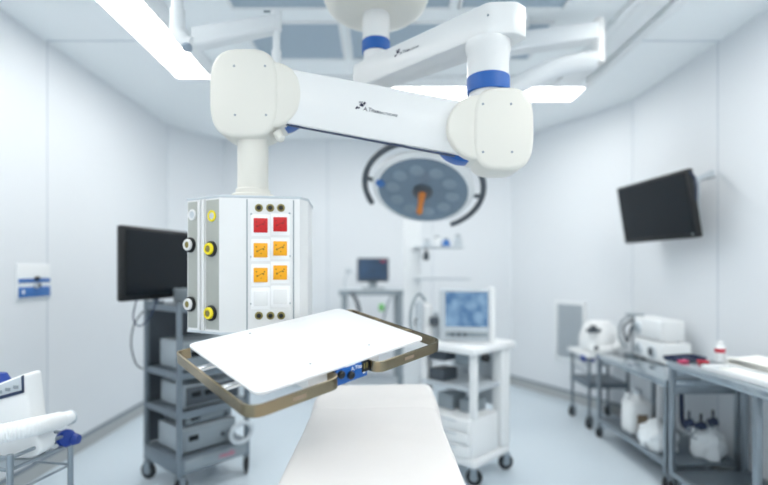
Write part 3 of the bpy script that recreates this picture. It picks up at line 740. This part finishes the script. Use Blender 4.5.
MB().tube(yk, .019, n=12).build('yoke', 'dark_grey', sl_, True)
top = LM @ Vector((0, .40, 0)) if (LM @ Vector((0, .40, 0))).z > lc.z else LM @ Vector((0, -.40, 0))
MB().box(top+Vector((.02, 0, .0)), (.075, .06, .07), bev=.01).build('yoke_mount', 'black', sl_, True)
for a in (0, PI):
    p = LM @ Vector((LR*math.cos(a)*.99, 0, -.01)); q_ = LM @ Vector((.375*math.cos(a), .02, 0)); MB().cyl(p, q_, .014).build('yoke_pin', 'dark_grey', sl_, True)
ae = at(597, 60, 2.75)
MB().tube(smooth_path([top+Vector((.02, 0, .02)), top+Vector((.03, .0, .10)), at(470, 112, 2.98), at(545, 72, 2.85), ae], 6), .055, n=18).build('lower_arm', 'white_paint', sl_, True)
at_ = at(598.5, 21, 2.75); MB().lathe([(.030, 0), (.034, .01), (.034, (at_.z-ae.z)+.02), (.028, (at_.z-ae.z)+.03)], (at_.x, at_.y, ae.z-.02), n=20).build('arm_joint', 'enamel', sl_, True)
b0 = at(500, 40, 2.9); b0.z = at(597, 33, 2.75).z
b1 = at(597, 33, 2.75)
dd = (b1-b0).normalized(); nn = Vector((-dd.y, dd.x, 0))
MB().prism([b0-nn*.06+Z*.045, b1-nn*.05+Z*.045, b1-nn*.05-Z*.045, b0-nn*.06-Z*.06], nn*.11, bev=.012).build('upper_arm', 'white_paint', sl_, True)
MB().lathe([(.06, H), (.06, b0.z-.08), (.05, b0.z-.09), (0, b0.z-.09)], (b0.x, b0.y, 0), n=24).build('ceiling_column', 'white_paint', sl_, True)
MB().lathe([(.17, H), (.17, H-.03), (.14, H-.06), (.06, H-.065)], (b0.x, b0.y, 0), n=32).build('canopy', 'white_paint', sl_, True)

# white arm at the upper left
wl = thing('ceiling_boom', 'white jointed ceiling arm behind the left arm joint, with drop tube', 'ceiling arm', (at(177, 0, 2.15).x, 2.15, H))
t0 = at(177.5, 0, 2.15); e0 = at(181, 40, 2.15)
MB().lathe([(.026, H-CZ-.0), (.026, at(0, 12, 2.15).z-CZ), (.032, at(0, 10, 2.15).z-CZ), (.032, at(0, 30, 2.15).z-CZ), (.026, at(0, 33, 2.15).z-CZ)], (t0.x, t0.y, CZ), n=22).build('drop_tube', 'white_paint', wl, True)
MB().lathe([(.09, H), (.09, H-.02), (.03, H-.04)], (t0.x, t0.y, 0), n=28).build('ceiling_plate', 'white_paint', wl, True)
MB().tube(smooth_path([at(177.5, 24, 2.15), at(178.5, 33, 2.15), at(186, 42, 2.15), at(192, 44, 2.15)], 6), [.032]*12+[.03]*7, n=16).build('elbow', 'white_paint', wl, True)
MB().lathe([(.022, 0), (.022, .012), (0, .014)], at(187, 46.5, 2.12), (.2, -.4, -1), n=16).build('elbow_cap', 'joint', wl, True)
b0 = at(190, 36, 2.15); b1 = at(276, 20, 2.3)
MB().prism([b0+Z*.045, b1+Z*.035, b1-Z*.04, b0-Z*.045], (.01, .07, 0), bev=.012).build('arm', 'white_paint', wl, True)
p = at(276.5, 16, 2.33)
MB().lathe([(0, p.z+.02), (.026, p.z+.02), (.026, p.z-.07), (.018, p.z-.075), (.018, p.z-.165), (.024, p.z-.17), (.024, p.z-.26), (0, p.z-.26)], (p.x, p.y, 0), n=20).build('end_tube', 'white_paint', wl, True)
MB().box(at(267, 11.5, 2.27), (.03, .012, .006)).build('label_mark', 'mid_grey', wl, True)

# ================================================================== BACK WALL VENT
rn_ = Vector((-(RC[1]-RB[1]), (RC[0]-RB[0]), 0)).normalized(); rn_ = rn_ if rn_.y < 0 else -rn_
pr = Vector((*RC, 0))
v0, v1 = on_plane(557, 303, pr, rn_), on_plane(585, 303, pr, rn_)
vz0, vz1 = on_plane(571, 360, pr, rn_).z, on_plane(571, 303, pr, rn_).z
vd = (v1-v0); vd.z = 0; vl = vd.length; vd.normalize()
ve = thing('wall_vent', 'pale louvred air vent low on the right corner wall', 'vent', ((v0.x+v1.x)/2, (v0.y+v1.y)/2, vz0), math.atan2(vd.y, vd.x))
fr = MB()
for s in (-1, 1): fr.box((s*vl/2, -.008, (vz1-vz0)/2), (.03, .016, vz1-vz0), bev=.003)
for z in (0, vz1-vz0): fr.box((0, -.008, z), (vl+.03, .016, .03), bev=.003)
fr.build('frame', 'white_paint', ve)
MB().box((0, -.002, (vz1-vz0)/2), (vl, .004, vz1-vz0)).build('backing', 'light_grey', ve)
lv = MB()
nz = 17
for k in range(nz): lv.box((0, 0, 0), (vl-.03, .003, .028), M=Matrix.Translation((0, -.010, .03+(vz1-vz0-.06)*k/(nz-1))) @ Matrix.Rotation(.5, 4, 'X'))
lv.build('louvre', 'light_grey', ve)

# ================================================================== RIGHT WALL MONITOR
r_b, l_b = at(692, 203, 3.05), at(620.5, 219, 3.80)
rdv = (r_b-l_b); rdv.z = 0; rw = rdv.length; rdv.normalize()
rm = thing('wall_monitor', 'black flat monitor on a bracket high on the right wall', 'monitor', ((r_b.x+l_b.x)/2, (r_b.y+l_b.y)/2, 1.51))
ra = math.atan2(rdv.y, rdv.x)
RM = Matrix.Translation((0, 0, .225)) @ Matrix.Rotation(ra, 4, 'Z') @ Matrix.Rotation(math.radians(9.5), 4, 'X')
# x runs along the screen towards the camera, +y into the wall
MB().box((0, .022, 0), (rw, .045, .445), M=RM, bev=.010).build('housing', 'black', rm)
MB().box((0, -.002, .006), (rw-.045, .004, .39), M=RM).build('screen', 'black_screen', rm)
MB().box((0, .055, 0), (.34, .03, .26), M=RM, bev=.01).build('back_cover', 'dark_grey', rm)
MB().lathe([(.006, 0), (.006, .003), (0, .004)], RM @ Vector((rw/2-.03, -.002, -.195)), RM.to_3x3() @ Vector((0, -1, 0)), n=10).build('power_light', 'light_grey', rm)
wpt = Vector((XR, 3.14, 1.31+91/480*3.14)); bk = world_of(rm) @ (RM @ Vector((0, .07, .05)))
ib = world_of(rm).inverted()
MB().tube([bk, Vector((XR-.08, bk.y-.05, bk.z)), Vector((XR-.01, bk.y-.05, bk.z))], .022).build('bracket_arm', 'mid_grey', rm, True)
MB().box((XR-.006, bk.y-.05, bk.z), (.012, .14, .24), bev=.003).build('wall_plate', 'light_grey', rm, True)
s0, s1 = at(695, 182, 3.06), at(715.5, 177, 3.13)
MB().tube([s0+Vector((0, .02, 0)), s1], .004).build('side_stay', 'dark_grey', rm, True)
sq = at(703, 176, 3.1)
MB().prism([at(694, 178, 3.07), at(714, 169, 3.13), at(714, 176, 3.13), at(695, 182, 3.07)], (.01, .012, 0)).build('side_plate', 'light_grey', rm, True)
pts = [at(690, 172, 3.04), at(695, 178, 3.05), at(696.5, 192, 3.06), at(694, 200, 3.07), at(698, 213, 3.08), at(699, 228, 3.08)]
tag(MB().tube(smooth_path(pts), .006).box(at(695, 196, 3.065), (.025, .025, .07), bev=.008).build('monitor_cable', 'navy'), 'dark cable with plug hanging down the edge of the wall monitor', 'cable')

# ================================================================== RIGHT-HAND TABLES
TX = 1.70; TXB = 2.17
def steel_table(name, label, x0, x1, y0, y1, z, zs, legs, wheels=True):
    t = thing(name, label, 'table', (x0, y0, 0))
    lx = x1-x0; ly = y1-y0
    tp_ = MB().box((lx/2, ly/2, z-.02), (lx, ly, .04), bev=.004).build('tabletop', 'steel_top', t)
    for x, y in legs:
        MB().box((x, y, (z-.04+.09)/2), (.029, .029, z-.04-.09), bev=.004).build('leg', 'steel', t)
        if wheels: caster(t, x, y, .036, .5)
    MB().box((lx/2, ly/2, zs), (lx-.03, ly-.03, .018), bev=.003).build('lower_shelf', 'cart_steel', t)
    for x in (.02, lx-.02): MB().box((x, ly/2, zs+.002), (.03, ly-.02, .03), bev=.003).build('shelf_edge', 'steel', t)
    for y in (.03, ly-.03): MB().box((lx/2, y, z-.062), (lx-.06, .03, .05), bev=.003).build('rail', 'steel', t)
    return t
ZA, ZBt = .652, .775
YA0, YA1 = 2.862, 3.79
steel_table('steel_table', 'lower steel side table under the stacked white boxes, along right wall', TX, TXB, YA0, YA1, ZA, .14, [(.022, .022), (.022, YA1-YA0-.022), (.448, .022), (.448, YA1-YA0-.022)])
YB0 = 1.75
steel_table('instrument_table', 'higher steel side table at right edge with papers on it', TX, TXB, YB0, 2.85, ZBt, .115, [(.022, 1.078), (.022, .44), (.448, 1.078), (.448, .44)])
# stacked white units
def unit(label, x, y, z, sx, sy, sz, dials, group='stacked white units'):
    t = thing('electrosurgical_unit', label, 'device', (x, y, z), 0, group)
    MB().box((0, 0, sz/2+.006), (sx, sy, sz-.008), bev=.010).build('body', 'plastic_white', t)
    MB().box((-sx/2-.002, 0, sz/2+.004), (.006, sy-.02, sz-.03), bev=.002).build('front_panel', 'white_paint', t)
    for dy, m in dials:
        d_ = MB().lathe([(.046, 0), (.046, .010), (.040, .016), (.030, .016)], (-sx/2-.004, dy, sz/2), (-1, 0, 0), n=28).build('dial', 'light_grey', t)
        MB().lathe([(.030, .008), (.030, .019), (.022, .022), (0, .022)], (-sx/2-.004, dy, sz/2), (-1, 0, 0), n=24).build('dial_face', m, d_)
    for a in (-1, 1):
        for b in (-1, 1): MB().cyl((a*(sx/2-.03), b*(sy/2-.03), 0), (a*(sx/2-.03), b*(sy/2-.03), .008), .012, n=10).build('foot', 'light_grey', t)
unit('white boxed unit with two dials, lower of the two on the steel table', 2.045, 3.485, ZA, .19, .39, .150, [(.12, 'mid_grey'), (-.06, 'dark_grey')])
unit('white boxed unit with one dial, on top of another on the steel table', 2.03, 3.50, ZA+.150, .16, .36, .155, [(.12, 'mid_grey')])
# pole frame with hoses behind
ps = thing('tube_holder', 'grey holder of hanging tubes left of the stacked white units', 'holder', (1.98, 3.73, ZA))
MB().box((0, 0, .01), (.14, .09, .02), bev=.004).build('base', 'mid_grey', ps)
for y in (-.03, .03): MB().cyl((0, y, .02), (0, y, .30), .007, n=10).build('upright', 'mid_grey', ps)
MB().tube(smooth_path([(-.02, -.03, .28), (-.09, -.01, .22), (-.06, .0, .10), (-.02, .02, .2), (.03, .02, .26)]), .009).build('tube', 'dark_grey', ps)
MB().tube(smooth_path([(-.02, .03, .29), (-.08, .05, .25), (-.10, .04, .12), (-.05, .02, .05)]), .008).build('tube', 'mid_grey', ps)
MB().box((0, 0, .31), (.10, .10, .02), bev=.004).build('cross_bar', 'mid_grey', ps)
# far trolley with rounded white device
ft = thing('utility_trolley', 'small far steel trolley carrying the rounded white device, beside right wall', 'trolley', (1.72, 3.96, 0))
FW, FD = .33, .36; fz = .60
for x, y in ((0.012, .012), (FW, .012), (.012, FD), (FW, FD)):
    MB().cyl((x, y, .10), (x, y, fz), .012, n=12).build('leg', 'cart_steel', ft); caster(ft, x, y, .045, .6)
shelf_box(ft, 'tray', 'plastic_white', FW/2, FD/2, fz, FW+.05, FD+.04, .03)
shelf_box(ft, 'shelf', 'cart_steel', FW/2, FD/2, .36, FW, FD, .015, .04)
m = MB(); m.cyl((0, 0, .46), (0, FD, .46), .005, n=8); m.build('rail', 'cart_steel', ft)
c = Vector((1.70, 4.0, .575)); tag(MB().lathe([(.0, -.02), (.026, -.018), (.03, 0), (.024, .02), (0, .024)], c, (-.6, -.8, 0), n=20).cyl(c+Vector((.035, -.02, -.005)), c+Vector((.075, -.02, -.01)), .02, n=14).build('rail_clamp', 'deep_blue'), 'blue round clamp on the small far trolley', 'clamp')
wd = thing('warming_unit', 'rounded white device with dark top knob on the small far trolley', 'device', (1.88, 4.12, fz+.016))
MB().lathe([(0, 0), (.15, 0), (.165, .03), (.16, .12), (.13, .21), (.09, .255), (0, .265)], n=32).build('body', 'plastic_white', wd)
MB().box((-.10, -.10, .19), (.13, .05, .035), M=Matrix.Rotation(.1, 4, 'Z'), bev=.012).box((-.09, -.09, .215), (.05, .04, .03), bev=.01).build('handle', 'dark_grey', wd)
MB().tube(smooth_path([(.06, -.12, .16), (.10, -.15, .10), (.06, -.165, .045), (-.05, -.17, .03), (-.14, -.13, .03)]), .034, n=16).build('hose', 'plastic_white', wd)
MB().lathe([(.02, 0), (.02, .02), (0, .022)], (-.10, -.165, .05), (-.3, -1, 0), n=14).build('nozzle', 'dark_grey', wd)
# under the table
jg = thing('jug', 'white plastic jug on the lower shelf of the steel table', 'jug', (1.83, 3.42, .15))
MB().box((0, 0, .12), (.17, .15, .24), bev=.035, seg=4).build('body', 'plastic_white', jg)
MB().lathe([(.045, .23), (.035, .26), (.025, .275), (.025, .285), (0, .285)], n=20).build('neck', 'plastic_white', jg)
MB().lathe([(.03, .282), (.03, .31), (.026, .315), (0, .315)], n=20).build('cap', 'light_grey', jg)
MB().tube(smooth_path([(-.03, 0, .25), (-.07, 0, .275), (-.075, 0, .22)]), .012).build('handle', 'plastic_white', jg)
MB().box((0, -.076, .10), (.075, .004, .10)).box((.0855, -.03, .1), (.003, .06, .09)).build('paper_label', 'brown_label', jg)
def bag(label, c, s, seed):
    b = bmesh.new(); bmesh.ops.create_icosphere(b, subdivisions=4, radius=1)
    rnd = random.Random(seed); ph = [rnd.uniform(0, 6) for _ in range(6)]
    for v in b.verts:
        x, y, z = v.co
        k = 1+.10*math.sin(5*x+ph[0])*math.cos(4*y+ph[1])+.07*math.sin(9*y+7*z+ph[2])+.05*math.sin(13*x-8*y+ph[3])
        v.co *= k
        if v.co.z < -.5: v.co.z = -.5-(v.co.z+.5)*.05
        v.co.z += .5
    bmesh.ops.transform(b, matrix=Matrix.Translation(c) @ Matrix.Diagonal((*s, 1)), verts=b.verts)
    o = MB()._merge(b).build('plastic_bag', 'bag', None, angle=180); tag(o, label, 'bag', 'white bags under the tables')
bag('crumpled white plastic bag by the jug, left of two on the lower shelf', (1.82, 3.15, .151), (.105, .13, .11), 1)
bag('crumpled white plastic bag nearest the wall, right of two on the lower shelf', (2.04, 2.99, .151), (.09, .10, .13), 2)
g = 'dark hose connectors under the tables'
for px, py, Y, sp_, lb in ((689, 423, 2.97, .3, 'dark hose connector lying leftmost on the right white bag'), (701, 426, 2.93, -.5, 'dark blue hose connector resting in the middle on the right white bag'), (713, 422, 2.97, .2, 'dark hose connector standing rightmost on the right white bag')):
    c = at(px, py, Y)
    t = thing('hose_connector', lb, 'connector', c, sp_, g)
    MB().lathe([(0, -.03), (.022, -.03), (.026, 0), (.022, .025), (.012, .03), (0, .03)], (0, 0, 0), (.6, -.5, .3), n=16).build('body', 'navy', t)
    MB().cyl((0, 0, .01), (.0, .0, .075), .008, n=10).build('stem', 'dark_grey', t)
    MB().tube(smooth_path([(0, 0, 0), (-.03, -.02, -.03), (-.05, 0, -.07), (-.02, .03, -.09)]), .006).build('tube', 'mid_grey', t)
hk = thing('hose', 'dark bent hose hanging under the lower steel table beside the jug', 'hose', (2.06, 3.28, ZA-.09))
MB().tube(smooth_path([(0, 0, .0), (0, 0, -.18), (.0, -.02, -.30), (.03, -.10, -.33), (.05, -.2, -.34)]), .016).build('tube', 'navy', hk)
# on the higher table
def top_at(px, Y, z): return Vector(((px-CX)/F*Y, Y, z))
bt = thing('bottle', 'small white bottle with red band standing at back of higher steel table', 'bottle', top_at(720, 2.80, ZBt))
MB().lathe([(0, 0), (.024, 0), (.026, .006), (.026, .05), (.026, .085), (.018, .097), (.012, .10), (0, .10)], n=24).build('body', 'plastic_white', bt)
MB().lathe([(.0268, .055), (.0268, .078)], n=24).build('band', 'red', bt)
MB().lathe([(.014, .098), (.014, .12), (0, .122)], n=18).build('cap', 'plastic_white', bt)
tr = thing('instrument_tray', 'navy shallow tray at far end of higher steel table', 'tray', (1.86, 2.93, ZA+.10))
pk = thing('folded_cloth', 'navy folded cloth lying on the stacked white unit', 'cloth', (0, 0, 0))
bpy.data.objects.remove(pk)
MB().box((0, 0, .012), (.20, .12, .016), M=Matrix.Rotation(.3, 4, 'Z'), bev=.005).build('base', 'navy', tr)
m = MB()
for s in (-1, 1): m.box((s*.1, 0, .022), (.006, .12, .02), M=Matrix.Rotation(.3, 4, 'Z')); m.box((0, s*.06, .022), (.2, .006, .02), M=Matrix.Rotation(.3, 4, 'Z'))
m.build('rim', 'navy', tr)
MB().box((0, 0, -.048), (.16, .09, .10), bev=.006).build('stand', 'light_grey', tr)
for px, Y, a, lb in ((683, 2.79, .3, 'pink packet leftmost at far end of higher steel table'), (703, 2.78, -.4, 'red packet between pink packet and bottle on higher steel table')):
    c = top_at(px, Y, ZBt); o = tag(MB().box(c+Vector((0, 0, .006)), (.06, .03, .012), bev=.004).build('packet', 'pink' if px < 690 else 'red'), lb, 'packet', 'packets on the higher steel table')
    o.rotation_euler.z = a
# papers and packs
def sheets(label, c, sx, sy, n, rz, th=.004):
    t = thing('paper_stack', label, 'papers', c, rz)
    for k in range(n):
        b = bmesh.new(); bmesh.ops.create_grid(b, x_segments=10, y_segments=8, size=.5)
        for v in b.verts:
            v.co.z = .12*math.sin(v.co.x*5+k)*math.cos(v.co.y*4+k*2)*.05
        r = bmesh.ops.extrude_face_region(b, geom=b.faces[:]); bmesh.ops.translate(b, vec=(0, 0, th), verts=[v for v in r['geom'] if isinstance(v, bmesh.types.BMVert)])
        bmesh.ops.recalc_face_normals(b, faces=b.faces[:])
        M = Matrix.Translation((.01*math.sin(k*2), .012*math.cos(k*3), .006+k*(th+.005))) @ Matrix.Rotation(.12*math.sin(k*1.7), 4, 'Z') @ Matrix.Diagonal((sx, sy, 1, 1))
        MB()._merge(b, M).build('sheet', 'paper', t, angle=60)
sheets('loose stack of white paper packs at back of higher steel table', (2.04, 2.47, ZBt), .21, .42, 6, .04)
tt = thing('clear_tray', 'pale open tray at front of the paper packs on higher steel table', 'tray', (1.825, 2.38, ZBt), .06)
MB().box((0, 0, .005), (.16, .42, .008), bev=.002).build('base', 'light_grey', tt)
m = MB()
for s in (-1, 1): m.box((s*.082, 0, .014), (.008, .42, .026), bev=.002); m.box((0, s*.21, .014), (.16, .008, .026), bev=.002)
m.build('rim', 'plastic_white', tt)
o = MB().box((1.825, 2.36, ZBt+.018), (.10, .30, .014), bev=.004).build('instrument_wrap', 'paper'); o.rotation_euler.z = .06
tag(o, 'white wrapped pack lying in the pale open tray', 'pack')

# ================================================================== LIGHT, CAMERA
w = bpy.data.worlds.new('World'); S.world = w; w.use_nodes = True
w.node_tree.nodes['Background'].inputs['Color'].default_value = (.8, .88, 1, 1); w.node_tree.nodes['Background'].inputs['Strength'].default_value = .3
cd = bpy.data.cameras.new('camera'); cam = bpy.data.objects.new('camera', cd); COL.objects.link(cam)
cam.location = (0, 0, CZ); cam.rotation_euler = (PI/2, 0, 0)
cd.sensor_width = 36; cd.lens = F/768*36; cd.shift_x = (384-CX)/768; cd.shift_y = (CY-242.5)/768; cd.clip_start = .05
cd.dof.use_dof = True; cd.dof.focus_distance = 1.55; cd.dof.aperture_fstop = .80
S.camera = cam
S.view_settings.view_transform = 'Standard'; S.view_settings.look = 'None'; S.view_settings.gamma = 1; S.view_settings.use_curve_mapping = False
S.view_settings.exposure = 1.86
S.cycles.use_denoising = True; S.cycles.max_bounces = 10; S.cycles.diffuse_bounces = 6
